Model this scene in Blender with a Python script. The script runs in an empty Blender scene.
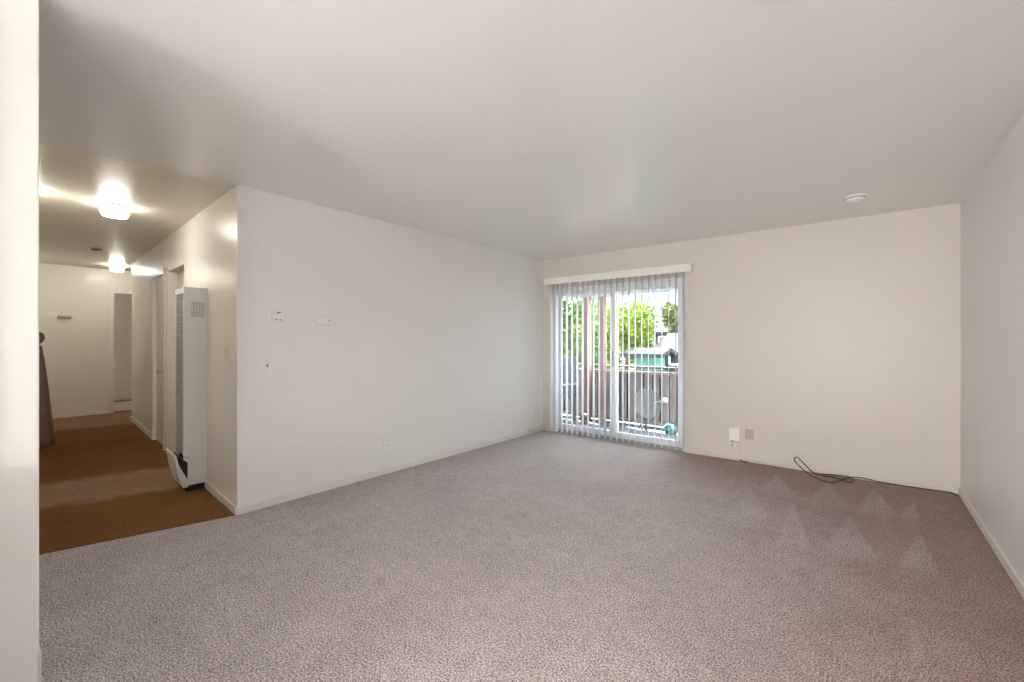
import bpy, bmesh, math, random
from mathutils import Vector, Matrix
random.seed(7)
S = bpy.context.scene
C = S.collection

# ------------------------------------------------------------------ camera
F = 439.0                      # focal length in pixels of the 1024 x 682 frame
YAW = math.atan(352 / 439)     # the room's long axis vanishes right of centre
CAMZ = 1.285
cam = bpy.data.cameras.new('camera'); cam.sensor_width = 36; cam.lens = F / 1024 * 36
cam.clip_start = 0.02; cam.clip_end = 400
co = bpy.data.objects.new('camera', cam); C.objects.link(co)
co.location = (0, 0, CAMZ); co.rotation_euler = (math.pi / 2, 0, YAW)
S.camera = co
FW = Vector((-math.sin(YAW), math.cos(YAW), 0)); RT = Vector((math.cos(YAW), math.sin(YAW), 0))
CAM = Vector((0, 0, CAMZ))
def ray(px, py): return FW + RT * ((px - 512) / F) + Vector((0, 0, (341 - py) / F))
def on_floor(px, py, z=0.0):
    r = ray(px, py); return CAM + r * ((z - CAMZ) / r.z)
def on_y(px, py, Y):
    r = ray(px, py); return CAM + r * (Y / r.y)
def on_x(px, py, X):
    r = ray(px, py); return CAM + r * (X / r.x)

# ------------------------------------------------------------------ world, sun, exposure
S.view_settings.view_transform = 'Standard'; S.view_settings.look = 'None'
S.view_settings.exposure = 0.36; S.view_settings.gamma = 1.0
S.view_settings.use_curve_mapping = False
S.cycles.use_denoising = True
S.cycles.max_bounces = 10; S.cycles.diffuse_bounces = 6; S.cycles.transparent_max_bounces = 24
S.cycles.sample_clamp_indirect = 6.0
w = bpy.data.worlds.new('hazy_sky'); S.world = w; w.use_nodes = True
nt = w.node_tree; bg = nt.nodes['Background']
bg.inputs[0].default_value = (0.86, 0.93, 1.0, 1); bg.inputs[1].default_value = 19.0
sun = bpy.data.lights.new('sun', 'SUN'); sun.energy = 90.0; sun.angle = math.radians(0.6); sun.color = (1, 0.95, 0.86)
so = bpy.data.objects.new('sun', sun); C.objects.link(so)
so.rotation_euler = Vector((-0.50, 0.20, 1.0)).to_track_quat('Z', 'Y').to_euler()
# daylight portal in the sliding door opening (guides sky sampling, gives no light itself)
pl = bpy.data.lights.new('door_portal', 'AREA'); pl.shape = 'RECTANGLE'; pl.size = 1.84; pl.size_y = 2.03
pl.cycles.is_portal = True
po = bpy.data.objects.new('door_portal', pl); C.objects.link(po)
po.location = (-2.53, 5.42, 1.02); po.rotation_euler = (-math.pi / 2, 0, 0)

# ------------------------------------------------------------------ materials
def new_mat(name):
    m = bpy.data.materials.new(name); m.use_nodes = True
    return m, m.node_tree.nodes, m.node_tree.links, m.node_tree.nodes['Principled BSDF']
def coords(n, l, scale=(1, 1, 1)):
    t = n.new('ShaderNodeTexCoord'); mp = n.new('ShaderNodeMapping'); mp.inputs['Scale'].default_value = scale
    l.new(t.outputs['Object'], mp.inputs['Vector']); return mp.outputs['Vector']
def noise(n, l, vec, scale, detail=2, rough=0.5):
    t = n.new('ShaderNodeTexNoise'); t.inputs['Scale'].default_value = scale
    t.inputs['Detail'].default_value = detail; t.inputs['Roughness'].default_value = rough
    l.new(vec, t.inputs['Vector']); return t.outputs['Fac']
def ramp(n, l, fac, stops):
    r = n.new('ShaderNodeValToRGB'); cr = r.color_ramp
    while len(cr.elements) < len(stops): cr.elements.new(0.5)
    for e, (p, c) in zip(cr.elements, stops):
        e.position = p; e.color = (*c, 1)
    l.new(fac, r.inputs['Fac']); return r.outputs['Color']
def simple(name, col, rough=0.5, metal=0.0, spec=0.5, bump=None, var=0.0, vscale=6.0, stretch=(1, 1, 1)):
    m, n, l, b = new_mat(name)
    b.inputs['Roughness'].default_value = rough; b.inputs['Metallic'].default_value = metal
    b.inputs['Specular IOR Level'].default_value = spec
    v = coords(n, l, stretch)
    if var:
        lo = tuple(c * (1 - var) for c in col); hi = tuple(min(1, c * (1 + var)) for c in col)
        l.new(ramp(n, l, noise(n, l, v, vscale, 4, 0.6), [(0.3, lo), (0.7, hi)]), b.inputs['Base Color'])
    else:
        b.inputs['Base Color'].default_value = (*col, 1)
    if bump:
        bp = n.new('ShaderNodeBump'); bp.inputs['Strength'].default_value = bump[1]; bp.inputs['Distance'].default_value = bump[2]
        l.new(noise(n, l, v, bump[0], 3, 0.55), bp.inputs['Height']); l.new(bp.outputs['Normal'], b.inputs['Normal'])
    return m
def emit(name, col, strength):
    m, n, l, b = new_mat(name)
    b.inputs['Base Color'].default_value = (0.9, 0.9, 0.88, 1)
    b.inputs['Emission Color'].default_value = (*col, 1); b.inputs['Emission Strength'].default_value = strength
    return m
def glass_mat(name, tint=(0.96, 0.98, 0.98)):
    m, n, l, b = new_mat(name); n.remove(b)
    out = n['Material Output']
    tr = n.new('ShaderNodeBsdfTransparent'); tr.inputs[0].default_value = (*tint, 1)
    gl = n.new('ShaderNodeBsdfGlossy'); gl.inputs['Roughness'].default_value = 0.02
    fr = n.new('ShaderNodeFresnel'); fr.inputs['IOR'].default_value = 1.45
    mx = n.new('ShaderNodeMixShader'); l.new(fr.outputs[0], mx.inputs[0]); l.new(tr.outputs[0], mx.inputs[1]); l.new(gl.outputs[0], mx.inputs[2])
    l.new(mx.outputs[0], out.inputs[0]); return m

M = {}
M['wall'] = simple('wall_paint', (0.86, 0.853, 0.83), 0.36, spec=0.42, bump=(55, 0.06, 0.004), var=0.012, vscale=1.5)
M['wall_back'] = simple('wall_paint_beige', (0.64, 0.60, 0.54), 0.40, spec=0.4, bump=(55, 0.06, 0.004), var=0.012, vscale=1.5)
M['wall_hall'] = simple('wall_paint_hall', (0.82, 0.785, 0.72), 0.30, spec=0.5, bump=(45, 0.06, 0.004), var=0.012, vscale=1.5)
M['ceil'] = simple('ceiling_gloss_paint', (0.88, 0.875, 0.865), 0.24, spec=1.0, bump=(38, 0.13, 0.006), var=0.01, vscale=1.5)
M['ceil_hall'] = simple('ceiling_hall_shade_gloss', (0.68, 0.635, 0.555), 0.36, spec=0.55, bump=(38, 0.14, 0.006), var=0.01, vscale=1.5)  # darker than the room's: the hallway's dimmer light is put into the colour
M['ceil'].node_tree.nodes['Principled BSDF'].inputs['IOR'].default_value = 1.7
M['trim'] = simple('trim_white_paint', (0.80, 0.775, 0.73), 0.35, spec=0.5)
M['door'] = simple('door_cream_paint', (0.76, 0.715, 0.63), 0.35, spec=0.5)
M['plastic'] = simple('white_plastic', (0.88, 0.88, 0.88), 0.35)
M['ivory'] = simple('ivory_plastic', (0.74, 0.69, 0.60), 0.4)
M['beige_plate'] = simple('dull_beige_plate', (0.42, 0.38, 0.31), 0.45)
M['dark'] = simple('dark_slot', (0.03, 0.03, 0.03), 0.6)
M['grey_slot'] = simple('grey_slot', (0.25, 0.24, 0.22), 0.5)
M['heater'] = simple('heater_white_enamel', (0.87, 0.86, 0.845), 0.3, spec=0.5)
M['heater_dark'] = simple('heater_cavity', (0.02, 0.02, 0.02), 0.7)
M['grille'] = simple('heater_grille_metal', (0.50, 0.475, 0.43), 0.4)
M['chrome'] = simple('brushed_nickel', (0.55, 0.53, 0.50), 0.28, metal=1.0)
M['alu'] = simple('white_aluminium', (0.80, 0.81, 0.84), 0.35)
M['track'] = simple('grey_aluminium_track', (0.45, 0.46, 0.48), 0.4, metal=0.6)
M['vinyl'] = simple('vinyl_vane', (0.83, 0.83, 0.84), 0.45)
nb = M['vinyl'].node_tree; pb = nb.nodes['Principled BSDF']
tl = nb.nodes.new('ShaderNodeBsdfTranslucent'); tl.inputs[0].default_value = (0.85, 0.86, 0.88, 1)
mxs = nb.nodes.new('ShaderNodeMixShader'); mxs.inputs[0].default_value = 0.45
nb.links.new(pb.outputs[0], mxs.inputs[1]); nb.links.new(tl.outputs[0], mxs.inputs[2]); nb.links.new(mxs.outputs[0], nb.nodes['Material Output'].inputs[0])
M['valance'] = simple('valance_vinyl', (0.84, 0.82, 0.77), 0.35)
M['glass'] = glass_mat('clear_glass')
M['cable'] = simple('dark_cable_rubber', (0.035, 0.026, 0.02), 0.5)
M['cable_white'] = simple('painted_cable', (0.70, 0.66, 0.58), 0.5)
M['lamp_hall'] = emit('lamp_glass_glow', (1.0, 0.94, 0.85), 31.0)
M['globe'] = emit('filler_globe_glow', (0.99, 0.985, 0.97), 70.0)
M['brass'] = simple('nickel_rim', (0.62, 0.58, 0.50), 0.3, metal=0.8)
M['drape'] = simple('brown_cloth', (0.27, 0.195, 0.145), 0.9, spec=0.1, bump=(60, 0.3, 0.01), var=0.15, vscale=9)
M['concrete'] = simple('pale_concrete', (0.13, 0.14, 0.15), 0.85, bump=(40, 0.2, 0.01), var=0.12, vscale=5)
M['wood'] = simple('weathered_fence_wood', (0.25, 0.205, 0.19), 0.85, bump=(18, 0.4, 0.01), var=0.28, vscale=5, stretch=(6, 6, 0.6))
M['wood_rail'] = simple('pale_rail_wood', (0.25, 0.21, 0.19), 0.85, var=0.2, vscale=7)
M['wood_dark'] = simple('dark_weathered_wood', (0.06, 0.05, 0.047), 0.85, var=0.28, vscale=5, stretch=(6, 6, 0.6))
M['post'] = simple('reddish_post_wood', (0.30, 0.19, 0.17), 0.7, var=0.15, vscale=6, stretch=(5, 5, 0.6))
M['beam'] = simple('balcony_white_paint', (0.50, 0.51, 0.52), 0.6, var=0.03)
M['dish'] = simple('dish_grey_metal', (0.10, 0.095, 0.09), 0.6, spec=0.1)
M['dish_rim'] = simple('dish_white_rim', (0.5, 0.5, 0.5), 0.4)
M['teal'] = simple('teal_glaze', (0.05, 0.17, 0.16), 0.25)
M['dark_teal'] = simple('dark_teal_glaze', (0.04, 0.16, 0.17), 0.4)
M['navy'] = simple('slate_plastic', (0.045, 0.052, 0.07), 0.5)
M['slate_bar'] = simple('pale_slate_plastic', (0.22, 0.245, 0.28), 0.5)
M['leaf_a'] = simple('leaf_yellow_green', (0.075, 0.10, 0.012), 0.6, var=0.5, vscale=2.5)
M['leaf_b'] = simple('leaf_mid_green', (0.05, 0.08, 0.018), 0.6, var=0.5, vscale=2.5)
M['leaf_c'] = simple('leaf_olive', (0.055, 0.058, 0.02), 0.6, var=0.4, vscale=2.5)
M['bark'] = simple('bark', (0.08, 0.055, 0.04), 0.9, var=0.3)
M['mint'] = simple('mint_siding', (0.03, 0.07, 0.052), 0.6, var=0.05)
M['pine'] = simple('dark_teal_siding', (0.004, 0.012, 0.016), 0.6)
M['pine_g'] = simple('dark_green_siding', (0.003, 0.009, 0.007), 0.6, var=0.2)
M['roof'] = simple('pale_shingle_roof', (0.026, 0.0225, 0.021), 0.9, var=0.15, vscale=10)
M['roof_grey'] = simple('grey_roof', (0.012, 0.012, 0.013), 0.9, var=0.2, vscale=10)
M['stucco'] = simple('grey_stucco', (0.016, 0.016, 0.018), 0.9, var=0.08)
M['ground'] = simple('dry_ground', (0.06, 0.058, 0.045), 0.95, var=0.25, vscale=0.7)
M['hill'] = simple('hazy_hill', (0.02, 0.022, 0.027), 1.0, var=0.12, vscale=0.2)
M['pot_white'] = simple('white_pot', (0.80, 0.78, 0.74), 0.5)
M['terra'] = simple('terracotta', (0.2, 0.09, 0.055), 0.8)
M['counter'] = simple('counter_laminate', (0.66, 0.62, 0.55), 0.4, var=0.06, vscale=30)

for _k in ('leaf_a', 'leaf_b', 'leaf_c', 'bark', 'mint', 'pine', 'pine_g', 'roof', 'roof_grey', 'stucco', 'ground', 'hill', 'concrete', 'wood', 'wood_dark', 'wood_rail', 'post'):
    M[_k].node_tree.nodes['Principled BSDF'].inputs['Specular IOR Level'].default_value = 0.06
def carpet(name, base, dark, light, hall=False):
    m, n, l, b = new_mat(name)
    b.inputs['Roughness'].default_value = 0.95; b.inputs['Specular IOR Level'].default_value = 0.08
    b.inputs['Sheen Weight'].default_value = 0.0 if hall else 0.2; b.inputs['Sheen Roughness'].default_value = 0.5
    v = coords(n, l)
    n1 = noise(n, l, v, 125, 2, 0.9); n2 = noise(n, l, v, 14, 3, 0.7)
    cl = n.new('ShaderNodeMath'); cl.operation = 'MULTIPLY_ADD'; cl.inputs[1].default_value = 0.10; cl.inputs[2].default_value = -0.05; l.new(n2, cl.inputs[0])
    sm = n.new('ShaderNodeMath'); sm.operation = 'ADD'; l.new(n1, sm.inputs[0]); l.new(cl.outputs[0], sm.inputs[1])
    tuft = sm.outputs[0]
    c1 = ramp(n, l, tuft, [(0.40, dark), (0.5, base), (0.60, light)] if not hall else [(0.36, dark), (0.5, base), (0.64, light)])
    wear = noise(n, l, v, 2.2, 4, 0.6)
    mr = n.new('ShaderNodeMapRange'); mr.inputs[1].default_value = 0.3; mr.inputs[2].default_value = 0.7
    mr.inputs[3].default_value = 0.90; mr.inputs[4].default_value = 1.10; l.new(wear, mr.inputs[0])
    mul = n.new('ShaderNodeVectorMath'); mul.operation = 'SCALE'; l.new(c1, mul.inputs[0]); l.new(mr.outputs[0], mul.inputs['Scale'])
    col = mul.outputs[0]
    sep = n.new('ShaderNodeSeparateXYZ'); l.new(v, sep.inputs[0])
    def mth(op, a, bb=None, cc=None, clamp=False):
        q = n.new('ShaderNodeMath'); q.operation = op; q.use_clamp = clamp
        for i, s in enumerate((a, bb, cc)):
            if s is None: continue
            if isinstance(s, (int, float)): q.inputs[i].default_value = s
            else: l.new(s, q.inputs[i])
        return q.outputs[0]
    X, Y = sep.outputs[0], sep.outputs[1]
    def smooth(x, a, bb):
        q = n.new('ShaderNodeMapRange'); q.interpolation_type = 'SMOOTHSTEP'
        q.inputs[1].default_value = a; q.inputs[2].default_value = bb; q.inputs[3].default_value = 0; q.inputs[4].default_value = 1
        l.new(x, q.inputs[0]); return q.outputs[0]
    warp = mth('MULTIPLY_ADD', noise(n, l, v, 3.0, 3), 0.22, -0.11)
    if not hall:
        # brushed nap: rows of pointed vacuum strokes near the far right corner
        tot = None
        ZS = 474 / 1024
        for tri in (((490, 70), (452, 112), (528, 118)), ((600, 85), (562, 128), (645, 142)), ((700, 103), (662, 152), (755, 166)), ((785, 131), (752, 168), (806, 184)),
                    ((525, 128), (486, 226), (562, 230)), ((645, 162), (585, 240), (718, 265)), ((795, 196), (748, 275), (852, 303)), ((790, 403), (760, 490), (822, 490)), ((430, 100), (395, 160), (470, 165))):
            q = [on_floor(550 + x * ZS, 440 + y * ZS) for x, y in tri]
            k = None
            for a in range(3):
                p0, p1, p2 = q[a], q[(a + 1) % 3], q[(a + 2) % 3]
                nx, ny = -(p1.y - p0.y), p1.x - p0.x; ln = math.hypot(nx, ny); nx /= ln; ny /= ln
                if nx * (p2.x - p0.x) + ny * (p2.y - p0.y) < 0: nx, ny = -nx, -ny
                dist = mth('ADD', mth('MULTIPLY_ADD', X, nx, -(nx * p0.x + ny * p0.y)), mth('MULTIPLY_ADD', Y, ny, mth('MULTIPLY', warp, 0.12)))
                e = smooth(dist, -.012, .02) if a != 1 else smooth(dist, -.15, .18)
                k = e if k is None else mth('MULTIPLY', k, e)
            tot = k if tot is None else mth('MAXIMUM', tot, k)
        # carpet tone plus painted window light: paler middle, browner towards right and back walls
        lit_mask = mth('MULTIPLY', mth('SUBTRACT', 1.0, smooth(mth('ADD', X, mth('MULTIPLY', warp, 2.0)), -0.9, 0.6)), mth('SUBTRACT', 1.0, smooth(mth('MULTIPLY_ADD', X, 0.35, mth('ADD', Y, warp)), 3.3, 4.9)))
        win_lit = mth('SUBTRACT', 1.0, smooth(mth('ADD', X, warp), -2.0, -1.3))
        lit_mask = mth('MAXIMUM', lit_mask, win_lit)
        fac = mth('MAXIMUM', mth('ADD', lit_mask, mth('MULTIPLY', tot, 0.34), None, True), 0.0)
        brown = n.new('ShaderNodeMix'); brown.data_type = 'RGBA'; brown.blend_type = 'MULTIPLY'; brown.inputs[0].default_value = 1.0
        l.new(col, brown.inputs[6]); brown.inputs[7].default_value = (0.64, 0.50, 0.44, 1)
        mx = n.new('ShaderNodeMix'); mx.data_type = 'RGBA'; l.new(fac, mx.inputs[0]); l.new(brown.outputs[2], mx.inputs[6]); l.new(col, mx.inputs[7])
        col = mx.outputs[2]
    else:
        # trodden grey bands across the brown hall carpet
        bands = None
        for (a, bb) in ((-5.75, -4.95), (-10.4, -8.9)):
            q = mth('ADD', mth('MULTIPLY_ADD', Y, -0.25, X), mth('MULTIPLY', warp, 1.6))
            k = mth('MULTIPLY', smooth(q, a - 0.12, a + 0.12), mth('SUBTRACT', 1.0, smooth(q, bb - 0.12, bb + 0.12)))
            bands = k if bands is None else mth('MAXIMUM', bands, k)
        mx = n.new('ShaderNodeMix'); mx.data_type = 'RGBA'; l.new(mth('MULTIPLY', bands, 0.9), mx.inputs[0]); l.new(col, mx.inputs[6])
        g = n.new('ShaderNodeMix'); g.data_type = 'RGBA'; g.blend_type = 'MULTIPLY'; g.inputs[0].default_value = 1.0
        l.new(col, g.inputs[6]); g.inputs[7].default_value = (1.65, 2.2, 3.8, 1)
        l.new(g.outputs[2], mx.inputs[7]); col = mx.outputs[2]
    l.new(col, b.inputs['Base Color'])
    bp = n.new('ShaderNodeBump'); bp.inputs['Strength'].default_value = 0.8; bp.inputs['Distance'].default_value = 0.012
    l.new(noise(n, l, v, 160, 3, 0.7), bp.inputs['Height']); l.new(bp.outputs['Normal'], b.inputs['Normal'])
    return m
M['carpet'] = carpet('carpet_grey_brown', (0.43, 0.375, 0.365), (0.13, 0.105, 0.10), (0.80, 0.72, 0.705))
M['carpet_hall'] = carpet('carpet_hall_warm_light', (0.185, 0.088, 0.033), (0.13, 0.058, 0.018), (0.24, 0.125, 0.055), True)  # brown base carries the hallway's warmer light

M['carpet_bed'] = simple('carpet_pale', (0.55, 0.5, 0.46), 0.95, bump=(90, .5, .01), var=.1, vscale=40)
# ------------------------------------------------------------------ helpers
def link(name, bm, mat, parent=None, mtx=None, smooth=False):
    me = bpy.data.meshes.new(name); bmesh.ops.recalc_face_normals(bm, faces=bm.faces)
    bm.to_mesh(me); bm.free()
    if smooth:
        for p in me.polygons: p.use_smooth = True
    me.materials.append(M[mat])
    o = bpy.data.objects.new(name, me); C.objects.link(o)
    if parent: o.parent = parent
    if mtx is not None: o.matrix_local = mtx
    return o
def box(bm, x0, x1, y0, y1, z0, z1, bevel=0.0, seg=2):
    t = bmesh.new(); bmesh.ops.create_cube(t, size=1)
    for v in t.verts: v.co = Vector((x0 + (v.co.x + .5) * (x1 - x0), y0 + (v.co.y + .5) * (y1 - y0), z0 + (v.co.z + .5) * (z1 - z0)))
    if bevel: bmesh.ops.bevel(t, geom=list(t.edges), offset=bevel, segments=seg, affect='EDGES', profile=0.5)
    merge(bm, t)
def merge(bm, t, mtx=None):
    if mtx is not None: bmesh.ops.transform(t, matrix=mtx, verts=t.verts)
    me = bpy.data.meshes.new('tmp'); t.to_mesh(me); t.free(); bm.from_mesh(me); bpy.data.meshes.remove(me)
def B(*boxes, bevel=0.0):
    bm = bmesh.new()
    for b in boxes: box(bm, *b, bevel=bevel)
    return bm
def lathe(prof, seg=32, axis='Z'):
    bm = bmesh.new(); rings = []
    for r, z in prof:
        if r < 1e-6: rings.append([bm.verts.new((0, 0, z))])
        else: rings.append([bm.verts.new((r * math.cos(2 * math.pi * i / seg), r * math.sin(2 * math.pi * i / seg), z)) for i in range(seg)])
    for a, b in zip(rings, rings[1:]):
        for i in range(seg):
            j = (i + 1) % seg
            vs = [a[i % len(a)], a[j % len(a)], b[j % len(b)], b[i % len(b)]]
            u = []
            for v in vs:
                if v not in u: u.append(v)
            if len(u) > 2: bm.faces.new(u)
    if axis == 'Y': bmesh.ops.transform(bm, matrix=Matrix.Rotation(-math.pi / 2, 4, 'X'), verts=bm.verts)
    if axis == 'X': bmesh.ops.transform(bm, matrix=Matrix.Rotation(math.pi / 2, 4, 'Y'), verts=bm.verts)
    return bm
def smooth_path(pts, n=6):
    P = [Vector(p) for p in pts]; out = []
    for i in range(len(P) - 1):
        a, b, c, d = P[max(i - 1, 0)], P[i], P[i + 1], P[min(i + 2, len(P) - 1)]
        for k in range(n):
            t = k / n
            out.append(0.5 * ((2 * b) + (c - a) * t + (2 * a - 5 * b + 4 * c - d) * t * t + (3 * b - a - 3 * c + d) * t ** 3))
    out.append(P[-1]); return out
def tube(pts, r, seg=8, bm=None):
    bm = bm or bmesh.new(); rings = []; up = Vector((0, 0, 1))
    for i, p in enumerate(pts):
        d = (pts[min(i + 1, len(pts) - 1)] - pts[max(i - 1, 0)]).normalized()
        s = d.cross(up)
        if s.length < 0.05: s = d.cross(Vector((0, 1, 0)))
        s.normalize(); q = s.cross(d); rr = r[i] if isinstance(r, (list, tuple)) else r
        rings.append([bm.verts.new(p + (s * math.cos(2 * math.pi * k / seg) + q * math.sin(2 * math.pi * k / seg)) * rr) for k in range(seg)])
    for a, b in zip(rings, rings[1:]):
        for k in range(seg): bm.faces.new((a[k], a[(k + 1) % seg], b[(k + 1) % seg], b[k]))
    bm.faces.new(rings[0]); bm.faces.new(rings[-1]); return bm
def thing(name, label, cat, loc=(0, 0, 0), rotz=0, group=None, mtx=None):
    o = bpy.data.objects.new(name, None); C.objects.link(o); o.empty_display_size = 0.1
    if mtx is not None: o.matrix_world = mtx
    else: o.location = loc; o.rotation_euler = (0, 0, rotz)
    o['label'] = label; o['category'] = cat
    if group: o['group'] = group
    return o
def tag(o, label, cat, group=None):
    o['label'] = label; o['category'] = cat
    if group: o['group'] = group
    return o
def struct(o, label, cat):
    o['kind'] = 'structure'; o['label'] = label; o['category'] = cat; return o
def prism(poly, z0, z1):
    bm = bmesh.new(); a = [bm.verts.new((x, y, z0(x) if callable(z0) else z0)) for x, y in poly]; b = [bm.verts.new((x, y, z1(x) if callable(z1) else z1)) for x, y in poly]
    bm.faces.new(a); bm.faces.new(b)
    for i in range(len(poly)): j = (i + 1) % len(poly); bm.faces.new((a[i], a[j], b[j], b[i]))
    return bm
def extrude_profile(prof, x0, x1):       # prof in (y, z), swept along x
    bm = bmesh.new(); a = [bm.verts.new((x0, y, z)) for y, z in prof]; b = [bm.verts.new((x1, y, z)) for y, z in prof]
    bm.faces.new(a); bm.faces.new(b)
    for i in range(len(prof)): j = (i + 1) % len(prof); bm.faces.new((a[i], a[j], b[j], b[i]))
    return bm

# ------------------------------------------------------------------ room shell
XL, XR, YB, H = -3.61, 0.63, 5.21, 2.44          # left wall, right wall, back wall, ceiling
YC = 1.26                                          # the left wall ends here, at the hallway corner
XP, YP = -2.13, 0.155                              # end of the partition beside the camera
YR = -5.0                                          # rear wall behind the camera
KT = 0.0094                                        # the hallway floor rises slightly
XE = -10.0                                         # hallway end wall
def zh(x): return max(0.0, (XL - x)) * KT
# carpet and ceiling change to the hallway's painted light tones along a skewed seam
tone_edge_f = [(-3.90, 0.15), (-3.61, 1.26)]; tone_edge_c = [(-3.78, 0.15), (-3.61, 1.26)]
def room_poly(tone_edge): return [(XR + .1, YR - .1), (XR + .1, YB + .14), (XL - .1, YB + .14), (XL - .1, YC + .02), tone_edge[1], tone_edge[0], (-3.9, YP - .1), (XP - .1, YP - .1), (XP - .1, YR - .1)]
struct(link('floor', prism(room_poly(tone_edge_f), -0.12, 0), 'carpet'), 'grey-brown speckled cut-pile carpet of the empty living room', 'floor')
struct(link('ceiling', prism(room_poly(tone_edge_c), H, H + 0.12), 'ceil'), 'glossy off-white textured ceiling of the living room', 'ceiling')
def hall_poly(tone_edge): return [tone_edge[0], tone_edge[1], (XL - .05, YC + .1), (-8.85, 3.0), (-12.2, 3.2), (-12.2, 0.0), (tone_edge[0][0], 0.0)]
struct(link('floor_hall', prism(hall_poly(tone_edge_f), lambda x: zh(x) - .12, zh), 'carpet_hall'), 'hallway carpet toned brown for its warm light, with greyer trodden bands', 'floor')
struct(link('ceiling_hall', prism(hall_poly(tone_edge_c), lambda x: H + zh(x), lambda x: H + zh(x) + .12), 'ceil_hall'), 'glossy hallway ceiling, its dimmer light put into a darker colour', 'ceiling')
struct(link('wall_left', prism([(XL, YC), (XL, YB + .14), (XL - .12, YB + .14), (XL - .12, YC + .0084)], 0, H + .01), 'wall'), 'long off-white left wall with thermostat and switch', 'wall')
struct(link('wall_right', B((XR, XR + .12, YR, YB + .14, 0, H)), 'wall'), 'plain off-white right wall at the picture edge', 'wall')
DX0, DX1, DZ = -3.45, -1.61, 2.03                  # sliding door opening
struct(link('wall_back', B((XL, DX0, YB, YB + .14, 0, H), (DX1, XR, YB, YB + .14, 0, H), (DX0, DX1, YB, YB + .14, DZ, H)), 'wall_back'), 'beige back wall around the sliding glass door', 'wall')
struct(link('wall_rear', B((XP, XR, YR - .12, YR, 0, H)), 'wall'), 'plain wall behind the camera', 'wall')
struct(link('wall_partition', B((XP - .12, XP, YR, YP, 0, H), (-10.2, XP - .06, YP - .12, YP - .002, 0, H + .1), bevel=0.006), 'wall'), 'off-white partition wall ending at the left picture edge', 'wall')
def base(name, bm, label): struct(link(name, bm, 'trim'), label, 'baseboard')
base('baseboard_left', B((XL, XL + .013, YC, YB, 0, .052), bevel=.004), 'thin white baseboard along the left wall')
base('baseboard_right', B((XR - .013, XR, YR, YB, 0, .06), bevel=.004), 'white baseboard along the right wall')
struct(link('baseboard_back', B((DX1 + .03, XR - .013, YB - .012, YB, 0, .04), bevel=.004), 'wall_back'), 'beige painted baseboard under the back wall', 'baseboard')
base('baseboard_partition', B((XP - .09, XP + .001, YP, YP + .005, 0, .25), bevel=.001), 'white baseboard wrapping the end of the partition')

# hallway, in its own frame: x runs along the hall wall away from the corner, y out of the wall
ANG = math.radians(176)
HM = Matrix.Translation((XL, YC, 0)) @ Matrix.Rotation(ANG, 4, 'Z') @ Matrix.Rotation(-KT, 4, 'Y')
HI = HM.inverted()
def on_hall(px, py, v=0.0):               # pixel -> local point on the plane y = v of the hall wall
    o = HI @ CAM; d = HI.to_3x3() @ ray(px, py); return o + d * ((v - o.y) / d.y)
UE = on_hall(131.6, 421).x
u1a, u1b = on_hall(164.8, 400).x, on_hall(153.5, 400).x     # first door opening (near edge, far edge)
u2a, u2b = on_hall(184.8, 280).x, on_hall(168.3, 280).x     # recessed second doorway
print('HALL u', UE, u1a, u1b, u2a, u2b)
DH = 2.05
struct(link('wall_hall', B((.06, u2a, -.12, 0, 0, H), (u2a, u2b, -.12, 0, DH, H), (u2b, u1a, -.12, 0, 0, H), (u1a, u1b, -.12, 0, DH, H), (u1b, UE, -.12, 0, 0, H)), 'wall_hall', mtx=HM),
       'cream glossy hallway wall carrying the wall furnace', 'wall')
hc = HM @ Vector((UE, 0, 0))
ET0, ET1 = on_x(113.5, 400, XE).y, 2.42
struct(link('wall_hall_end', B((XE - .12, XE, YP, ET0, 0, H + .1), (XE - .12, XE, ET1, 3.0, 0, H + .1), (XE - .12, XE, ET0, ET1, 2.10, H + .1)), 'wall_hall'), 'cream end wall of the hallway', 'wall')
struct(link('wall_hall_return', B((-10.0, -8.87, 2.95, 3.05, 0, H + .1), (-8.86, -8.78, 1.77, 3.05, 0, H + .1)), 'wall_hall'), 'side walls of the hallway recess', 'wall')
struct(link('wall_bedroom', B((-11.9, -11.8, 0.1, 3.1, 0, H + .1), (-11.8, -10.12, 3.0, 3.1, 0, H + .1), (-11.8, -10.12, .1, .2, 0, H + .1)), 'wall_hall'), 'plain wall of the room beyond the end doorway', 'wall')
struct(link('floor_bedroom', B((-11.8, -10.12, .2, 3.0, .0, .075)), 'carpet_bed'), 'pale carpet of the room beyond the end doorway', 'floor')
struct(link('baseboard_bedroom', B((-11.8, -11.785, .2, 3.0, .07, .17)), 'trim'), 'white baseboard of the room beyond the end doorway', 'baseboard')
base('baseboard_hall_end', B((XE, XE + .013, YP, ET0 - .07, .055, .11), bevel=.003), 'white baseboard at the end of the hallway')
struct(link('baseboard_hall', B((0, on_hall(206, 480).x, 0, .013, 0, .06), (u1b + .06, UE, 0, .013, 0, .07), bevel=.003), 'trim', mtx=HM), 'white baseboard along the hallway wall', 'baseboard')
# end doorway: casing with hinge leaves
t = struct(link('trim_1', B((XE, XE + .018, ET0 - .065, ET0, .06, 2.16), (XE, XE + .018, ET0, ET1, 2.10, 2.16), (XE - .12, XE, ET0 - .01, ET0 + .012, .06, 2.10), bevel=.002), 'trim'), 'white casing of the end doorway', 'door casing')
for z in (0.42, 1.85): link('hinge', B((XE - .09, XE - .02, ET0 + .012, ET0 + .018, z, z + .1)), 'chrome', t)
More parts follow.
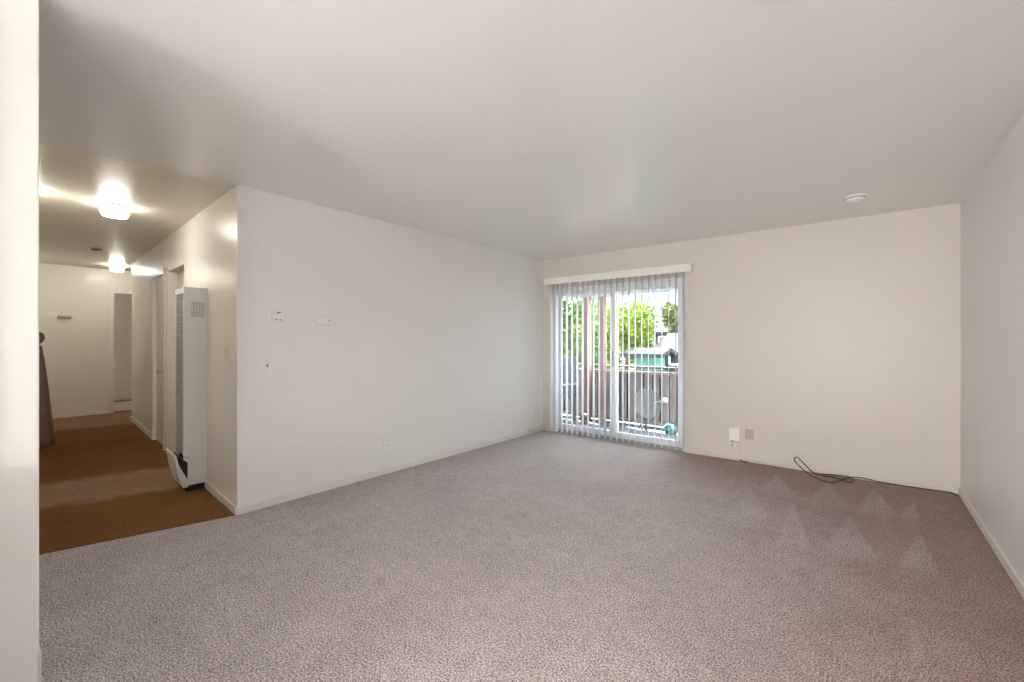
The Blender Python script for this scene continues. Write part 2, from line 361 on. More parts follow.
# door_1: flush door with round lever, shut
d = thing('door_1', 'closed cream flush door with a nickel lever knob in the hallway', 'door', mtx=HM); d['kind'] = 'structure'
link('slab', B((u1a + .02, u1b - .02, -.06, -.022, .012, DH - .02)), 'door', d)
link('casing', B((u1a - .05, u1a + .012, -.12, .016, 0, DH + .05), (u1b - .012, u1b + .055, -.12, .016, 0, DH + .05), (u1a - .05, u1b + .055, -.12, .016, DH - .012, DH + .055)), 'trim', d)
kp = on_hall(160, 370.5, .03)
kz = kp.z
kx = u1a + .085
k = link('lever_handle', lathe([(0, 0), (.03, 0), (.03, .008), (.012, .012), (.012, .05), (.026, .056), (.03, .072), (.02, .088), (0, .09)], 20, 'Y'), 'chrome', d, Matrix.Translation((kx, -.022, kz)), True)
# door_2: recessed doorway, door set far back
d = thing('door_2', 'recessed closed cream door half hidden behind the wall furnace', 'door', mtx=HM); d['kind'] = 'structure'
link('slab', B((u2a + .01, u2b - .01, -.115, -.09, .01, DH - .005)), 'door', d)
link('casing', B((u2b - .015, u2b + .03, -.12, .016, 0, DH + .045), (u2a - .045, u2a + .004, -.12, .004, 0, DH + .0), (u2a, u2b + .03, -.12, .004, DH - .008, DH + .045)), 'trim', d)

# ------------------------------------------------------------------ sliding glass door (structure)
d = thing('door_3', 'white aluminium sliding glass door in the back wall', 'sliding door', (0, 0, 0)); d['kind'] = 'structure'
fy0, fy1 = YB + .03, YB + .13
link('door_frame', B((DX0, DX0 + .045, fy0, fy1, 0, DZ), (DX1 - .045, DX1, fy0, fy1, 0, DZ), (DX0 + .045, DX1 - .045, fy0, fy1, DZ - .05, DZ)), 'alu', d)
link('track', B((DX0 + .045, DX1 - .045, fy0, fy1, 0, .022), (DX0 + .045, DX1 - .045, fy0 + .02, fy0 + .03, .022, .035), (DX0 + .045, DX1 - .045, fy0 + .06, fy0 + .07, .022, .035)), 'track', d)
xm = on_y(614.5, 341, YB + .07).x
for nm, xa, xb, ya in (('fixed_panel', DX0 + .045, xm + .03, fy0 + .055), ('sliding_panel', xm - .03, DX1 - .045, fy0 + .012)):
    st = .055
    pnl = link(nm, B((xa, xa + st, ya, ya + .03, .036, DZ - .05), (xb - st, xb, ya, ya + .03, .036, DZ - .05), (xa + st, xb - st, ya, ya + .03, .036, .036 + .075), (xa + st, xb - st, ya, ya + .03, DZ - .05 - .06, DZ - .05)), 'alu', d)
    link('glass_pane', B((xa + st, xb - st, ya + .012, ya + .017, .111, DZ - .11)), 'glass', pnl)
    if nm == 'sliding_panel':
        link('pull_handle', B((xa + .015, xa + .04, ya - .02, ya, .95, 1.15), bevel=.004), 'track', pnl)
# vertical blind
v0 = on_y(544.5, 283, YB - .1).x; v1 = on_y(691, 268, YB - .1).x
v0 = max(v0, XL + .015)
bl = thing('vertical_blind', 'white vertical blind with open vanes hung over the sliding door', 'blind', (0, YB, 0))
VZ0, VZ1 = 2.068, 2.158
link('valance', B((v0, v1, -.115, -.107, VZ0, VZ1), (v0, v0 + .006, -.107, 0, VZ0, VZ1), (v1 - .006, v1, -.107, 0, VZ0, VZ1), (v0, v1, -.107, 0, VZ1 - .006, VZ1)), 'valance', bl)
link('headrail', B((v0 + .02, v1 - .02, -.075, -.035, VZ1 - .045, VZ1 - .008)), 'alu', bl)
vb = bmesh.new(); wv, nseg = .089, 6          # one vane: slightly curved strip with thickness
prof = [(-(wv / 2) + wv * i / nseg, .0045 * (1 - (2 * i / nseg - 1) ** 2)) for i in range(nseg + 1)]
loop = [(a, b) for a, b in prof] + [(a, b - .0011) for a, b in reversed(prof)]
ra = [vb.verts.new((b, a, .025)) for a, b in loop]; rb_ = [vb.verts.new((b, a, 2.09)) for a, b in loop]
vb.faces.new(ra); vb.faces.new(rb_)
for i in range(len(loop)): j = (i + 1) % len(loop); vb.faces.new((ra[i], ra[j], rb_[j], rb_[i]))
vane0 = link('vane', vb, 'vinyl', bl)
NV = 23
xs = [DX0 + .035 + i * (DX1 - .01 - DX0 - .035) / (NV - 1) for i in range(NV)]
for i, x in enumerate(xs):
    o = vane0 if i == 0 else vane0.copy()
    if i: C.objects.link(o); o.parent = bl
    a = 14.5 + random.uniform(-2.5, 2.5)
    if i < 2: a = 6
    o.location = (x, -.055, 0); o.rotation_euler = (0, 0, math.radians(a))
link('wand', tube([Vector((DX1 - .02, -.10, 2.03)), Vector((DX1 - .02, -.10, .9))], .004), 'vinyl', bl)

# ------------------------------------------------------------------ fixtures on the left wall
def plate_left(name, label, cat, px0, px1, py0, py1, depth, mat, group=None):
    cx, cy = (px0 + px1) / 2, (py0 + py1) / 2
    c = on_x(cx, cy, XL); w = abs(on_x(px1, cy, XL).y - on_x(px0, cy, XL).y); h = abs(on_x(cx, py0, XL).z - on_x(cx, py1, XL).z)
    t = thing(name, label, cat, (XL, c.y, c.z - h / 2), -math.pi / 2 + math.pi, group)    # local -y ... faces into the room along +x
    t.rotation_euler = (0, 0, math.pi / 2)          # local x = world y, local -y = world +x
    return t, w, h
t, w_, h_ = plate_left('thermostat', 'square white wall thermostat with small grey markings above the light switch', 'thermostat', 268.5, 285, 309, 322.5, .03, 'plastic')
link('back_plate', B((-w_ / 2, w_ / 2, -.008, 0, 0, h_), bevel=.003), 'plastic', t)
link('cover', B((-w_ * .36, w_ * .42, -.032, -.008, h_ * .1, h_ * .92), bevel=.005), 'plastic', t)
link('display', B((-w_ * .12, w_ * .12, -.0335, -.032, h_ * .66, h_ * .76)), 'grey_slot', t)
for s in (-1, 1): link('button', B((s * .018 - .009, s * .018 + .009, -.0335, -.032, h_ * .16, h_ * .22)), 'grey_slot', t)
t, w_, h_ = plate_left('alarm_sensor', 'small white rounded sensor box with a dark dot right of the thermostat', 'sensor', 315, 328.5, 315.5, 325, .04, 'plastic')
link('housing', B((-w_ / 2, w_ / 2, -.045, 0, 0, h_), bevel=.012), 'plastic', t)
link('lens', lathe([(0, 0), (.005, 0), (.005, .002), (0, .003)], 12, 'Y'), 'dark', t, Matrix.Translation((w_ * .30, -.047, h_ * .5)))
t, w_, h_ = plate_left('light_switch', 'white wall plate with one toggle light switch below the thermostat', 'switch', 260.5, 272.5, 357.5, 374, .008, 'plastic')
link('cover_plate', B((-w_ / 2, w_ / 2, -.008, 0, 0, h_), bevel=.003), 'plastic', t)
link('toggle', B((-.006, .006, -.02, -.008, h_ * .42, h_ * .6), bevel=.002), 'grey_slot', t)
for z in (.2, .8): link('screw', lathe([(0, 0), (.004, 0), (.004, .001), (0, .001)], 10, 'Y'), 'chrome', t, Matrix.Translation((0, -.0095, h_ * z)))
def outlet(t, w_, h_, m1='plastic', m2='plastic'):
    link('cover_plate', B((-w_ / 2, w_ / 2, -.007, 0, 0, h_), bevel=.003), m1, t)
    for z in (.3, .7):
        r = link('receptacle', B((-w_ * .26, w_ * .26, -.0095, -.007, h_ * (z - .14), h_ * (z + .14)), bevel=.002), m2, t)
        for s in (-1, 1): link('slot', B((s * .008 - .0015, s * .008 + .0015, -.0102, -.0095, h_ * z - .006, h_ * z + .008)), 'grey_slot', r)
t, w_, h_ = plate_left('wall_outlet', 'white duplex power outlet low on the middle of the left wall', 'outlet', 382.8, 392, 436, 449.5, .008, 'plastic')
outlet(t, w_, h_)
t, w_, h_ = plate_left('wall_outlet', 'pale power outlet low on the left wall beside the blind', 'outlet', 535.5, 540, 404, 417, .008, 'plastic')
outlet(t, w_, h_, 'wall', 'wall')
# ------------------------------------------------------------------ fixtures on the back wall
def plate_back(name, label, cat, px0, px1, py0, py1):
    cx, cy = (px0 + px1) / 2, (py0 + py1) / 2
    c = on_y(cx, cy, YB); w = on_y(px1, cy, YB).x - on_y(px0, cy, YB).x; h = on_y(cx, py0, YB).z - on_y(cx, py1, YB).z
    return thing(name, label, cat, (c.x, YB, c.z - h / 2)), w, h
t, w_, h_ = plate_back('junction_box', 'white cable junction box with dangling connector on the back wall', 'wall box', 730, 740.5, 428, 440)
link('housing', B((-w_ / 2, w_ / 2, -.04, 0, 0, h_), bevel=.004), 'plastic', t)
link('connector', tube([Vector((-.02, -.025, 0)), Vector((-.022, -.025, -.022))], .006), 'grey_slot', t)
link('plug', B((-.03, .03, -.03, -.004, -.06, -.022), bevel=.006), 'ivory', t)
link('connector', tube([Vector((-.025, -.033, -.04)), Vector((-.022, -.033, -.062))], .006), 'grey_slot', t)
jx, jz = t.location.x, t.location.z
t, w_, h_ = plate_back('wall_outlet', 'dull beige outlet plate just right of the white junction box', 'outlet', 745, 753.5, 429, 439.5)
outlet(t, w_, h_, 'beige_plate', 'beige_plate')
t, w_, h_ = plate_back('blank_plate', 'blank wall plate painted over in beige above the cable loop', 'wall plate', 790.5, 800, 432.5, 446.5)
link('cover_plate', B((-w_ / 2, w_ / 2, -.018, 0, 0, h_), bevel=.003), 'wall_back', t)
for z in (.2, .8): link('screw', lathe([(0, 0), (.004, 0), (.004, .001), (0, .001)], 10, 'Y'), 'wall_back', t, Matrix.Translation((0, -.0185, h_ * z)))
# cables
def cable_pt(px, py, r, lift=0.0):
    if py > 341:
        p = on_floor(px, py, r + lift)
        if p.y < YB - .016 - r: return p
    return on_y(px, py, YB - .016 - r - lift)
pts = [(957, 495), (950, 492.5), (930, 489.6), (905, 486), (880, 482), (864, 478.2), (852, 477.2), (842.5, 479.7), (831.8, 482.6), (819, 479.2), (806.4, 472.3), (796, 462.6), (794.2, 458.7), (797, 457.2), (802.5, 462), (810.3, 470), (817, 474.3), (826.9, 474.3), (838.6, 475.3), (848.4, 476.7), (853, 479.2), (852, 482), (846.4, 481.6), (834.7, 477.7), (822, 475.8)]
tag(link('coiled_cable', tube(smooth_path([cable_pt(x, y, .005, .003 * (i > 15)) for i, (x, y) in enumerate(pts)], 5), .005), 'cable', smooth=True), 'dark brown cable looped on the carpet against the back wall', 'cable')
p0 = Vector((jx + .03, YB - .012, jz - .05))
wp = [Vector((jx + .02, YB - .020, jz - .06)), Vector((jx + .045, YB - .012, jz * .5)), Vector((jx + .06, YB - .02, .02)), Vector((jx + .09, YB - .024, .012))]
wp += [Vector((jx + .09 + s, YB - .018, .048 - .02 * abs(math.sin(s * 6)))) for s in (.12, .25, .38, .5)]
tag(link('wall_cable', tube(smooth_path(wp, 5), .004), 'cable_white', smooth=True), 'beige painted cable dropping from the junction box along the baseboard', 'cable')
tag(link('cable_clip', tube(smooth_path([Vector((jx + .052, YB - .03, .02)), Vector((jx + .07, YB - .035, .008)), Vector((jx + .13, YB - .03, .006))], 4), .006), 'cable', smooth=True), 'short dark cable end on the carpet under the junction box', 'cable')

# ------------------------------------------------------------------ smoke detectors
c = CAM + ray(855.5, 196) * ((H - CAMZ) / ray(855.5, 196).z)
t = thing('smoke_detector', 'round white smoke detector on the living room ceiling', 'smoke detector', (c.x, c.y, H))
link('base', lathe([(0, 0), (.07, 0), (.07, -.012), (.055, -.014)], 32), 'plastic', t, None, True)
link('cover', lathe([(.062, -.014), (.062, -.03), (.05, -.04), (.0, -.042)], 32), 'plastic', t, None, True)
link('vent_slot', lathe([(.0635, -.017), (.0635, -.023), (.06, -.023), (.06, -.017), (.0635, -.017)], 32), 'grey_slot', t)
r = ray(97, 249.5); n0 = CAM + r * ((H + .03 - CAMZ) / r.z)
hz = H + zh(n0.x)
r_ = (hz - CAMZ) / r.z; c = CAM + r * r_
t = thing('smoke_detector', 'small grey-beige smoke detector on the hallway ceiling', 'smoke detector', (c.x, c.y, hz))
link('base', lathe([(0, 0), (.055, 0), (.055, -.008), (.045, -.01)], 24), 'beige_plate', t, None, True)
link('cover', lathe([(.045, -.01), (.045, -.02), (.0, -.024)], 24), 'beige_plate', t, None, True)

# ------------------------------------------------------------------ hallway ceiling lights
def ceiling_light(px, py, label, rad):
    r = ray(px, py); z = H + .02; p = CAM + r * ((z - CAMZ) / r.z); z = H + zh(p.x); p = CAM + r * ((z - CAMZ) / r.z)
    t = thing('ceiling_light', label, 'ceiling light', (p.x, p.y, z), group='hallway ceiling lights')
    link('rim', lathe([(0, 0), (rad * 1.02, 0), (rad * 1.04, -.012), (rad * .98, -.016)], 40), 'brass', t, None, True)
    link('diffuser', lathe([(rad * .97, -.014), (rad, -.03), (rad, -.075), (rad * .9, -.092), (0, -.096)], 40), 'lamp_hall', t, None, True)
    return p
print(ceiling_light(115, 205.5, 'glowing round drum ceiling light nearest in the hallway', .092))
for hx, hy, hl in ((-5.0, .262, 'added drum light hidden just behind the hallway partition'), (-9.1, .30, 'added drum light hidden in the far left corner of the hallway')):
    ht = thing('ceiling_light', hl, 'ceiling light', (hx, hy, H + zh(hx)), group='hallway ceiling lights')  # unseen drum lights added to brighten the hallway
    link('rim', lathe([(0, 0), (.092, 0), (.094, -.012), (.09, -.016)], 40), 'brass', ht, None, True)
    link('diffuser', lathe([(.09, -.014), (.092, -.03), (.092, -.075), (.08, -.092), (0, -.096)], 40), 'lamp_hall', ht, None, True)
print(ceiling_light(117, 265.3, 'glowing round drum ceiling light at the far end of the hallway', .088))

bt = thing('ceiling_light', 'ceiling light of the room beyond the end doorway', 'ceiling light', (-10.95, 1.15, H + .1), group='hallway ceiling lights')
link('ceiling_plate', lathe([(0, 0), (.10, 0), (.10, -.02), (0, -.02)], 32), 'brass', bt)
link('diffuser', lathe([(.10, -.02), (.10, -.07), (.08, -.09), (0, -.095)], 32), 'lamp_hall', bt, None, True)
# ------------------------------------------------------------------ wall furnace
fa = on_hall(207, 480, .0).x                       # near side plane of the cabinet
cs = on_hall(183.7, 400, 0)                        # find protrusion: ray through px 183.7 at x = fa
o_ = HI @ CAM; d_ = HI.to_3x3() @ ray(183.7, 400); fd = (o_ + d_ * ((fa - o_.x) / d_.x)).y
d2 = HI.to_3x3() @ ray(175.0, 400); fb = (o_ + d2 * ((fd - o_.y) / d2.y)).x
d3 = HI.to_3x3() @ ray(195, 287.5); FT = (o_ + d3 * ((fa - o_.x) / d3.x)).z
print('FURNACE', fa, fb, fd, FT)
fb = min(fb, fa + .42)
t = thing('wall_furnace', 'tall white gas wall furnace with perforated grille in the hallway', 'heater', mtx=HM @ Matrix.Translation((fa, 0, 0)))
FWD = fb - fa; z0 = .05
LT = .30                                            # top of the kicked-out bottom louvre
link('cabinet', B((0, .012, .0, fd, z0 + .02, FT), (FWD - .012, FWD, 0, fd, z0 + .02, FT), (.012, FWD - .012, 0, fd, FT - .02, FT), (.012, FWD - .012, 0, .012, z0, FT - .02), (.012, FWD - .012, .012, fd, z0, z0 + .02), (.012, .03, fd - .012, fd, LT, FT - .02), (FWD - .03, FWD - .012, fd - .012, fd, LT, FT - .02), (.03, FWD - .03, fd - .012, fd, FT - .05, FT - .02)), 'heater', t)
link('cavity', B((.014, FWD - .014, .014, fd - .03, z0 + .022, FT - .06)), 'heater_dark', t)
g = bmesh.new(); ns = 62
for i in range(ns):
    zz = LT + .02 + (FT - .05 - LT - .02) * i / ns
    box(g, .03, FWD - .03, fd - .014, fd - .004, zz, zz + .008)
for i in range(7):
    xx = .03 + (FWD - .06) * i / 6; box(g, xx - .003, xx + .003, fd - .013, fd - .006, LT, FT - .05)
go = link('grille', g, 'grille', t); go['kind'] = 'stuff'
# bottom louvre: angled deflector with black side gap
link('deflector', extrude_profile([(fd * .80, z0 - .01), (fd + .004, z0 - .01), (fd + .024, .10), (fd + .046, .19), (fd + .056, LT - .02), (fd + .066, LT + .02), (fd + .05, LT + .022), (fd + .034, .24), (fd * .83, .10), (fd * .80, .08)], -.0015, FWD), 'heater', t)
link('deflector_gap', extrude_profile([(fd * .835, .105), (fd * .835, .25), (fd + .046, LT + .010), (fd + .032, .238)], -.001, FWD - .002), 'heater_dark', t)
link('base', B((.02, FWD - .02, .01, fd - .02, 0, z0)), 'heater_dark', t)
sv = [HI @ Vector((0, 0, 0))]
vz1 = (o_ + (HI.to_3x3() @ ray(197, 302)) * ((fa - o_.x) / (HI.to_3x3() @ ray(197, 302)).x)).z
vz0 = (o_ + (HI.to_3x3() @ ray(197, 317)) * ((fa - o_.x) / (HI.to_3x3() @ ray(197, 317)).x)).z
vy0, vy1 = fd * .10, fd * .68
vp = link('side_vent', B((-.0015, .0, vy0, vy1, vz0, vz1)), 'beige_plate', t)
for i in range(9):
    y = vy0 + (vy1 - vy0) * (i + .5) / 9; link('slat', B((-.006, -.0015, y - fd * .018, y + fd * .018, vz0, vz1)), 'heater', vp)
# light switch on the hall wall, seen almost edge on
sp = on_hall(226.5, 353)
t = thing('light_switch', 'ivory light switch seen edge-on beside the hallway corner', 'switch', mtx=HM @ Matrix.Translation((sp.x, 0, sp.z - .057)))
link('cover_plate', B((-.035, .035, 0, .008, 0, .114), bevel=.002), 'ivory', t)
link('toggle', B((-.006, .006, .008, .02, .045, .07)), 'ivory', t)
# small rail on the end wall
c = on_x(64, 316.5, XE); wd = on_x(71, 316, XE).y - on_x(56.5, 316, XE).y
t = thing('hook_rail', 'small dull metal hook rail on the hallway end wall', 'hook rail', (XE, c.y, c.z))
link('rail', B((0, .02, -wd / 2, wd / 2, -.03, .01), bevel=.004), 'beige_plate', t)
for s in (-.4, 0, .4): link('hook', tube(smooth_path([Vector((.02, s * wd, -.02)), Vector((.06, s * wd, -.03)), Vector((.07, s * wd, .02))], 4), .007), 'beige_plate', t)
# brown cloth draped over a stand, half behind the partition
c = on_floor(26, 447, 0.035); zz = zh(c.x)
t = thing('draped_stand', 'tapering brown cloth-draped stand with a round top, half hidden by the partition', 'draped stand', (c.x, c.y, zz))
bm = bmesh.new(); rings = []; N = 64
for i in range(15):
    f = i / 14; z = 1.19 * f
    rad = .225 * (1 - f) ** .9 + .125 * f
    rings.append([bm.verts.new((rad * (1 + .07 * (1 - f * .7) * math.sin(9 * a) + .03 * math.sin(4 * a + 1)) * math.cos(a), rad * (1 + .07 * (1 - f * .7) * math.sin(9 * a)) * math.sin(a), z)) for a in [2 * math.pi * k / N for k in range(N)]])
for a, b in zip(rings, rings[1:]):
    for k in range(N): bm.faces.new((a[k], a[(k + 1) % N], b[(k + 1) % N], b[k]))
bm.faces.new(rings[0]); bm.faces.new(rings[-1])
link('cloth', bm, 'drape', t, None, True)
link('finial', lathe([(0.09, 1.18), (.10, 1.2), (.14, 1.24), (.155, 1.29), (.14, 1.34), (.07, 1.38), (0, 1.385)], 28), 'drape', t, None, True)

# ------------------------------------------------------------------ behind the camera: added pendant lamps, counter
def filler(x, y, z, label, R):  # unseen globes added to light the room from behind the camera
    t = thing('filler_lamp', label, 'lamp', (x, y, H), group='added globe pendant lamps')
    link('canopy', lathe([(0, 0), (.06, 0), (.05, -.03), (0, -.035)], 24), 'brass', t, None, True)
    link('cord', tube([Vector((0, 0, -.03)), Vector((0, 0, z - H + R - .005))], .006), 'cable', t)
    link('globe', lathe([(R * math.sin(math.pi * k / 16), z - H - R * math.cos(math.pi * k / 16)) for k in range(17)], 32), 'globe', t, None, True)
filler(0.15, -1.7, 1.3, 'nearer unseen added globe pendant lamp behind the camera', .155)
filler(-0.55, -4.1, 1.3, 'farther, larger added globe pendant lamp by the rear wall', .44)
t = thing('peninsula_counter', 'laminate kitchen peninsula behind the left picture edge', 'counter', (-1.65, -.33, 0))
uc = thing('cupboard_blocker', 'shallow white light blocker added on the kitchen counter behind the camera', 'cupboard', (-2.125, -.33, .912))
link('body', B((0, .15, -.28, .28, 0, 1.4)), 'trim', uc)  # unseen cupboard shape, added to keep the far globe's light off the partition
for q in (-1, 1): dd = link('blocker_door', B((.15, .165, q * .14 - .135, q * .14 + .135, .01, 1.39), bevel=.003), 'trim', uc); link('knob', lathe([(0, 0), (.012, 0), (.015, .015), (0, .02)], 12, 'X'), 'chrome', dd, Matrix.Translation((.165, q * .04, .3)))
link('cabinet', B((-.47, .40, -.27, .27, .09, .87)), 'trim', t); link('toe_kick', B((-.47, .36, -.22, .22, 0, .09)), 'dark', t)
link('worktop', B((-.478, .43, -.30, .30, .87, .91), bevel=.004), 'counter', t)

# ------------------------------------------------------------------ balcony
DK = -.12; FY = 7.05
struct(link('floor_balcony', B((-6.5, .2, YB + .14, FY + .12, DK - .15, DK)), 'concrete'), 'pale concrete balcony floor with a sunlit outer strip', 'floor')
struct(link('ceiling_balcony', B((-6.5, .2, YB + .14, FY + .05, 2.32, 2.5)), 'beam'), 'white underside of the balcony above', 'ceiling')
struct(link('trim_2', B((-6.5, .2, FY - .21, FY + .05, 2.05, 2.32)), 'beam'), 'pale beam along the outer edge of the balcony above', 'beam')
struct(link('wall_exterior', B((-6.5, XL, YB + .14, YB + .2, DK, 2.4), (DX1 + .02, .2, YB + .14, YB + .2, DK, 2.4)), 'stucco'), 'outside wall beside the sliding door', 'wall')
for px, lb in ((588, 'reddish-brown balcony post further left behind the blind'), (603, 'reddish-brown balcony post nearest the middle of the sliding door')):
    p = on_y(px, 341, FY - .12)
    tag(link('balcony_post', B((p.x - .055, p.x + .055, FY - .205, FY - .09, DK, 2.05 + .0), bevel=.006), 'post'), lb, 'post', 'balcony posts')
f = thing('wooden_fence', 'weathered wooden board fence with pale rails along the balcony edge', 'fence', (0, FY, DK))
pw = .14; x = -6.2; pk = []
pl0 = link('plank', B((0, pw - .016, 0, .02, .03, .93), bevel=.003), 'wood', f)
i = 0
while x < -.4:
    o = pl0 if i == 0 else pl0.copy()
    if i: C.objects.link(o); o.parent = f
    o.location = (x, random.uniform(-.004, .006), random.uniform(-.012, .012)); o.scale = (random.uniform(.80, .98), 1, 1)
    x += pw; i += 1
x = -6.2 + pw / 2
back0 = link('plank', B((0, pw - .016, 0, .02, .03, .93), bevel=.003), 'wood_dark', f)
while x < -.5:
    o = back0 if x < -6.1 else back0.copy()
    if o is not back0: C.objects.link(o); o.parent = f
    o.location = (x, .045, random.uniform(-.015, .0)); x += pw
for z in (.10, .905): link('rail', B((-6.2, -.35, -.075, -.006, z - .045, z)), 'wood_rail', f)
link('cap_rail', B((-6.2, -.35, -.03, .09, .95, .985), bevel=.004), 'wood_dark', f)
# satellite dish
c = on_y(645.5, 403.5, FY - .42)
t = thing('satellite_dish', 'grey satellite dish with white rim and feed arm on the balcony', 'satellite dish', (c.x, c.y, DK))
hd = c.z - DK
Rd = .235
to_cam = (CAM - c); to_cam.z = 0; to_cam.normalize()
face = Matrix.Rotation(math.atan2(to_cam.y, to_cam.x) + .45, 4, 'Z') @ Matrix.Rotation(math.pi / 2 - .25, 4, 'Y')
dm = Matrix.Translation((0, 0, hd)) @ face
pr = [(Rd * k / 8, .055 * (k / 8) ** 2) for k in range(9)]
rf = link('reflector', lathe(pr + [(a, b - .006) for a, b in reversed(pr)], 40), 'dish', t, dm, True)
tor = bmesh.new()
rim = [Vector((Rd * math.cos(a), Rd * math.sin(a), .055)) for a in [2 * math.pi * k / 48 for k in range(49)]]
link('rim', tube(rim, .005, 6, tor), 'dish', rf)
lp = dm.inverted() @ (on_y(664.5, 400.5, FY - .55) - Vector((c.x, c.y, DK)))
arm_a = Vector((.0, 0, 0)); 
link('feed_arm', tube(smooth_path([(lp.normalized() * Vector((1, 1, 0)).length) and Vector((lp.x * .9, lp.y * .9, -.02)), Vector((lp.x * 1.0, lp.y * 1.0, lp.z * .5)), lp], 5), .011), 'dish_rim', rf)
fh = link('feed_horn', lathe([(0, -.045), (.028, -.045), (.04, -.02), (.04, .03), (.024, .05), (0, .05)], 20), 'dish_rim', rf, Matrix.Translation(lp), True)
link('mast', tube([Vector((0, .03, .0)), Vector((0, .03, hd))], .02), 'dish', t)
for a in (30, 150, 270):
    e = Vector((.2 * math.cos(math.radians(a)), .03 + .2 * math.sin(math.radians(a)), .008)); link('leg', tube([Vector((0, .03, .22)), e], .011), 'navy', t)
# teal watering pot
c = on_floor(669.5, 433, DK)
t = thing('teal_pot', 'small rounded teal pot on the sunlit balcony floor', 'pot', (c.x, c.y, DK))
link('body', lathe([(0, 0), (.06, 0), (.075, .02), (.088, .06), (.08, .10), (.055, .13), (.0, .14)], 28), 'teal', t, None, True)
link('foot', lathe([(.0, .0), (.07, .0), (.078, .022), (.076, .03), (0, .03)], 28), 'dark_teal', t, None, True)
link('handle', tube(smooth_path([Vector((.07, 0, .09)), Vector((.12, 0, .08)), Vector((.115, 0, .03)), Vector((.075, 0, .03))], 4), .008), 'dark_teal', t, None, True)
# dark outdoor chair at the left end
c = on_floor(567, 417, DK)
t = thing('patio_chair', 'dark slate patio chair at the left end of the balcony', 'chair', (c.x + .05, 6.55, DK), math.radians(-10))
link('seat', B((-.25, .25, -.25, .22, .40, .44), bevel=.012), 'navy', t)
br = link('backrest', B((-.25, -.2, .22, .26, .42, 1.12), (.2, .25, .22, .26, .42, 1.12), (-.2, .2, .225, .255, 1.04, 1.12), (-.2, .2, .225, .255, .44, .52), bevel=.008), 'navy', t)
for k in range(5): link('slat', B((-.19 + k * .078, -.125 + k * .078, .232, .248, .5, 1.06)), 'navy', br)
for s in (-1, 1):
    link('armrest', B((s * .25 - .03, s * .25 + .03, -.27, .25, .64, .67), bevel=.008), 'slate_bar', t)
    for y in (-.22, .20): link('leg', B((s * .23 - .02, s * .23 + .02, y - .02, y + .02, 0, .65), bevel=.004), 'navy', t)
link('front_bar', B((-.28, .28, -.29, -.255, .62, .68), bevel=.008), 'slate_bar', t)
# two small pots
for px, py, lb, mt in ((593, 416, 'small white flower pot between the balcony posts', 'pot_white'), (584, 423, 'small terracotta flower pot left of the balcony posts', 'terra')):
    c = on_floor(px, py, DK)
    t = thing('flower_pot', lb, 'flower pot', (c.x, c.y, DK))
    link('pot', lathe([(0, 0), (.055, 0), (.08, .12), (.088, .12), (.088, .15), (.075, .15), (.07, .12), (0, .12)], 24), mt, t, None, True)
    lf = bmesh.new()
    for k in range(60):
        a, e = random.uniform(0, 6.28), random.uniform(.2, 1.4); p = Vector((0, 0, .13)) + Vector((math.cos(a) * math.cos(e), math.sin(a) * math.cos(e), math.sin(e))) * random.uniform(.04, .15)
        q = [p + Vector((random.uniform(-1, 1), random.uniform(-1, 1), random.uniform(-1, 1))) * .02 for _ in range(4)]
        lf.faces.new([lf.verts.new(x) for x in q])
    link('foliage', lf, 'leaf_b' if mt == 'terra' else 'pot_white', t)

# ------------------------------------------------------------------ beyond the balcony
GZ = -3.0
struct(link('ground', B((-120, 60, FY + .6, 160, GZ - .3, GZ)), 'ground'), 'dry ground below the balcony', 'ground')
def tree(name, label, px, py_top, py_bot, Y, wpx, mat, n, leaf, seed):
    rnd = random.Random(seed)
    c = on_y(px, (py_top + py_bot) / 2, Y); top = on_y(px, py_top, Y).z; bot = on_y(px, py_bot, Y).z
    rx = (on_y(px + wpx / 2, 341, Y).x - on_y(px - wpx / 2, 341, Y).x) / 2
    t = thing(name, label, 'tree', (c.x, Y, GZ), group='trees beyond the balcony')
    bm = bmesh.new(); cz = (top + bot) / 2 - GZ; rz = (top - bot) / 2
    blobs = [(Vector((rnd.uniform(-.6, .6) * rx, rnd.uniform(-.6, .6) * rx, cz + rnd.uniform(-.62, .62) * rz)), rnd.uniform(.35, .5)) for _ in range(16)]
    for _ in range(n):
        bc, br_ = rnd.choice(blobs); d = Vector((rnd.gauss(0, 1), rnd.gauss(0, 1), rnd.gauss(0, 1))).normalized() * rnd.uniform(.55, 1) * br_
        p = bc + Vector((d.x * rx, d.y * rx, d.z * rz))
        u = Vector((rnd.gauss(0, 1), rnd.gauss(0, 1), rnd.gauss(0, .6))).normalized(); v = u.cross(Vector((rnd.gauss(0, 1), rnd.gauss(0, 1), rnd.gauss(0, 1)))).normalized()
        s = leaf * rnd.uniform(.6, 1.2)
        bm.faces.new([bm.verts.new(p + q) for q in (-u * s, v * s * .45, u * s, -v * s * .45)])
    me = bpy.data.meshes.new('crown'); bm.to_mesh(me); bm.free(); me.materials.append(M[mat])
    o = bpy.data.objects.new('crown', me); C.objects.link(o); o.parent = t; o['kind'] = 'stuff'
    link('trunk', tube(smooth_path([Vector((0, 0, 0)), Vector((.05, 0, cz * .4)), Vector((-.05, .05, cz * .8)), Vector((0, 0, cz + rz * .3))], 5), [.14 - .006 * k for k in range(16)]), 'bark', t, None, True)
    for k in range(4):
        bc, _ = blobs[k]; link('branch', tube(smooth_path([Vector((0, 0, cz * .75)), (bc + Vector((0, 0, cz * .75))) * .5 + Vector((0, 0, -.1)), bc], 4), .035, 6), 'bark', t)
tree('leafy_tree', 'dense green tree filling the left door pane', 574, 290, 392, 9.6, 50, 'leaf_b', 7000, .075, 1)
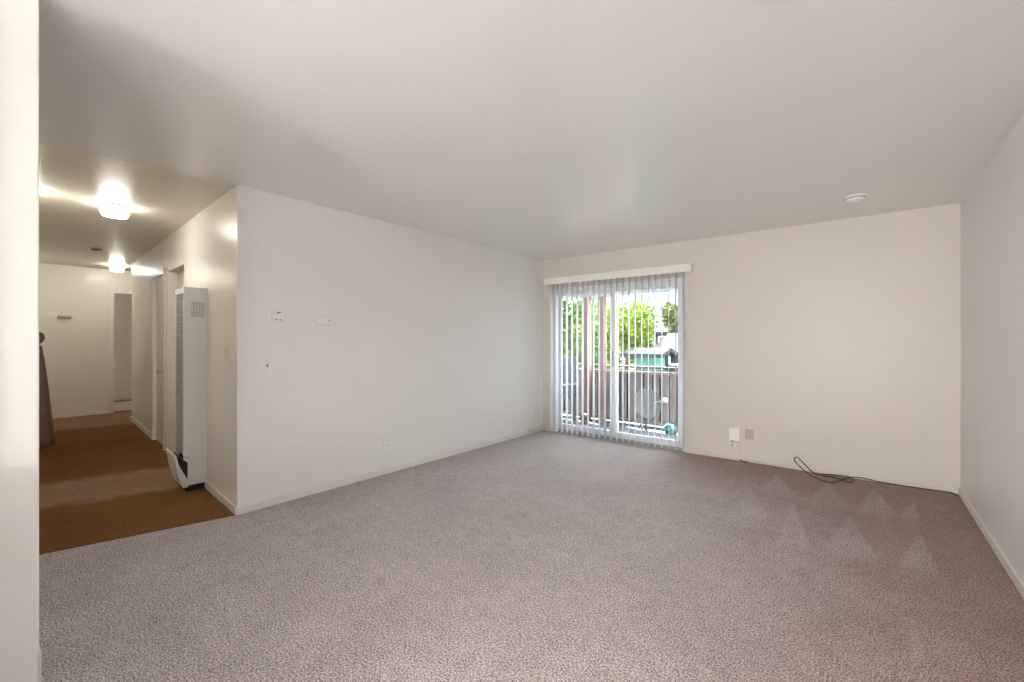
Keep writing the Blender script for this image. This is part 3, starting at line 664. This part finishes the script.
tree('leafy_tree', 'bright yellow-green tree behind the middle of the sliding door', 627, 290, 376, 16.5, 54, 'leaf_a', 9000, .08, 2)
tree('leafy_tree', 'bright yellow-green tree between the reddish posts and the door stile', 604, 296, 385, 12.8, 36, 'leaf_a', 3500, .08, 5)
tree('leafy_tree', 'small olive tree at the right edge of the right door pane', 675, 303, 336, 21.0, 30, 'leaf_c', 3500, .16, 3)
# houses
def house(px0, px1, Y, depth, z_eave_py, ridge_py, wall, roofm, label, name='house', win=None):
    a, b = on_y(px0, 341, Y).x, on_y(px1, 341, Y).x; ze = on_y((px0 + px1) / 2, z_eave_py, Y).z - GZ; zr = on_y((px0 + px1) / 2, ridge_py, Y + depth * .5).z - GZ
    t = thing(name, label, 'building', ((a + b) / 2, Y, GZ)); w2 = (b - a) / 2
    link('wall', B((-w2, w2, 0, depth, 0, ze)), wall, t)
    link('roof', extrude_profile([(-.3, ze - .05), (depth / 2, zr), (depth + .3, ze - .05), (depth + .3, ze - .15), (depth / 2, zr - .12), (-.3, ze - .15)], -w2 - .3, w2 + .3), roofm, t)
    for (fx, fz, ww, hh) in (win or []):
        wn = link('window', B((fx * w2 - ww / 2, fx * w2 + ww / 2, -.05, .0, ze - fz - hh, ze - fz)), 'beam', t)
        link('pane', B((fx * w2 - ww / 2 + .06, fx * w2 + ww / 2 - .06, -.06, -.05, ze - fz - hh + .06, ze - fz - .06)), 'pine', wn)
house(634, 656.5, 12.5, .7, 352, 347.5, 'mint', 'roof_grey', 'mint-green shed wall just above the fence', 'garden_shed')
house(660, 700, 15.4, 3.5, 350.5, 333, 'pine_g', 'roof', 'dark green house with a pale shingle roof right of the shed', win=[(-.86, .02, .55, 1.6), (.1, .45, 1.6, 1.0)])
house(655, 690, 26.0, 6.0, 331, 324, 'stucco', 'roof_grey', 'far grey house with a dark roof above the pale shingle roof', win=[(-.2, .3, 1.2, 1.0)])
# hazy hill
hb = bmesh.new(); prev = None
top = []; bot = []
for i in range(41):
    f_ = i / 40; x = -95 + 120 * f_; y = 95 + 6 * math.sin(f_ * 5)
    h = 6 + 7 * math.sin(f_ * 3.1) + 1.2 * math.sin(f_ * 17) + .6 * math.sin(f_ * 41)
    bot.append((x, y - 25)); top.append((x, y, h))
rows = [[hb.verts.new((x, y + 2 * math.sin(x), GZ)) for x, y in bot], [hb.verts.new((x, y - 10, (h + GZ) * .6)) for x, y, h in top], [hb.verts.new((x, y, h)) for x, y, h in top], [hb.verts.new((x, y + 25, GZ)) for x, y, h in top]]
for a, b in zip(rows, rows[1:]):
    for i in range(40): hb.faces.new((a[i], a[i + 1], b[i + 1], b[i]))
struct(link('hillside', hb, 'hill', smooth=True), 'hazy blue-grey hillside far behind the trees', 'hill')
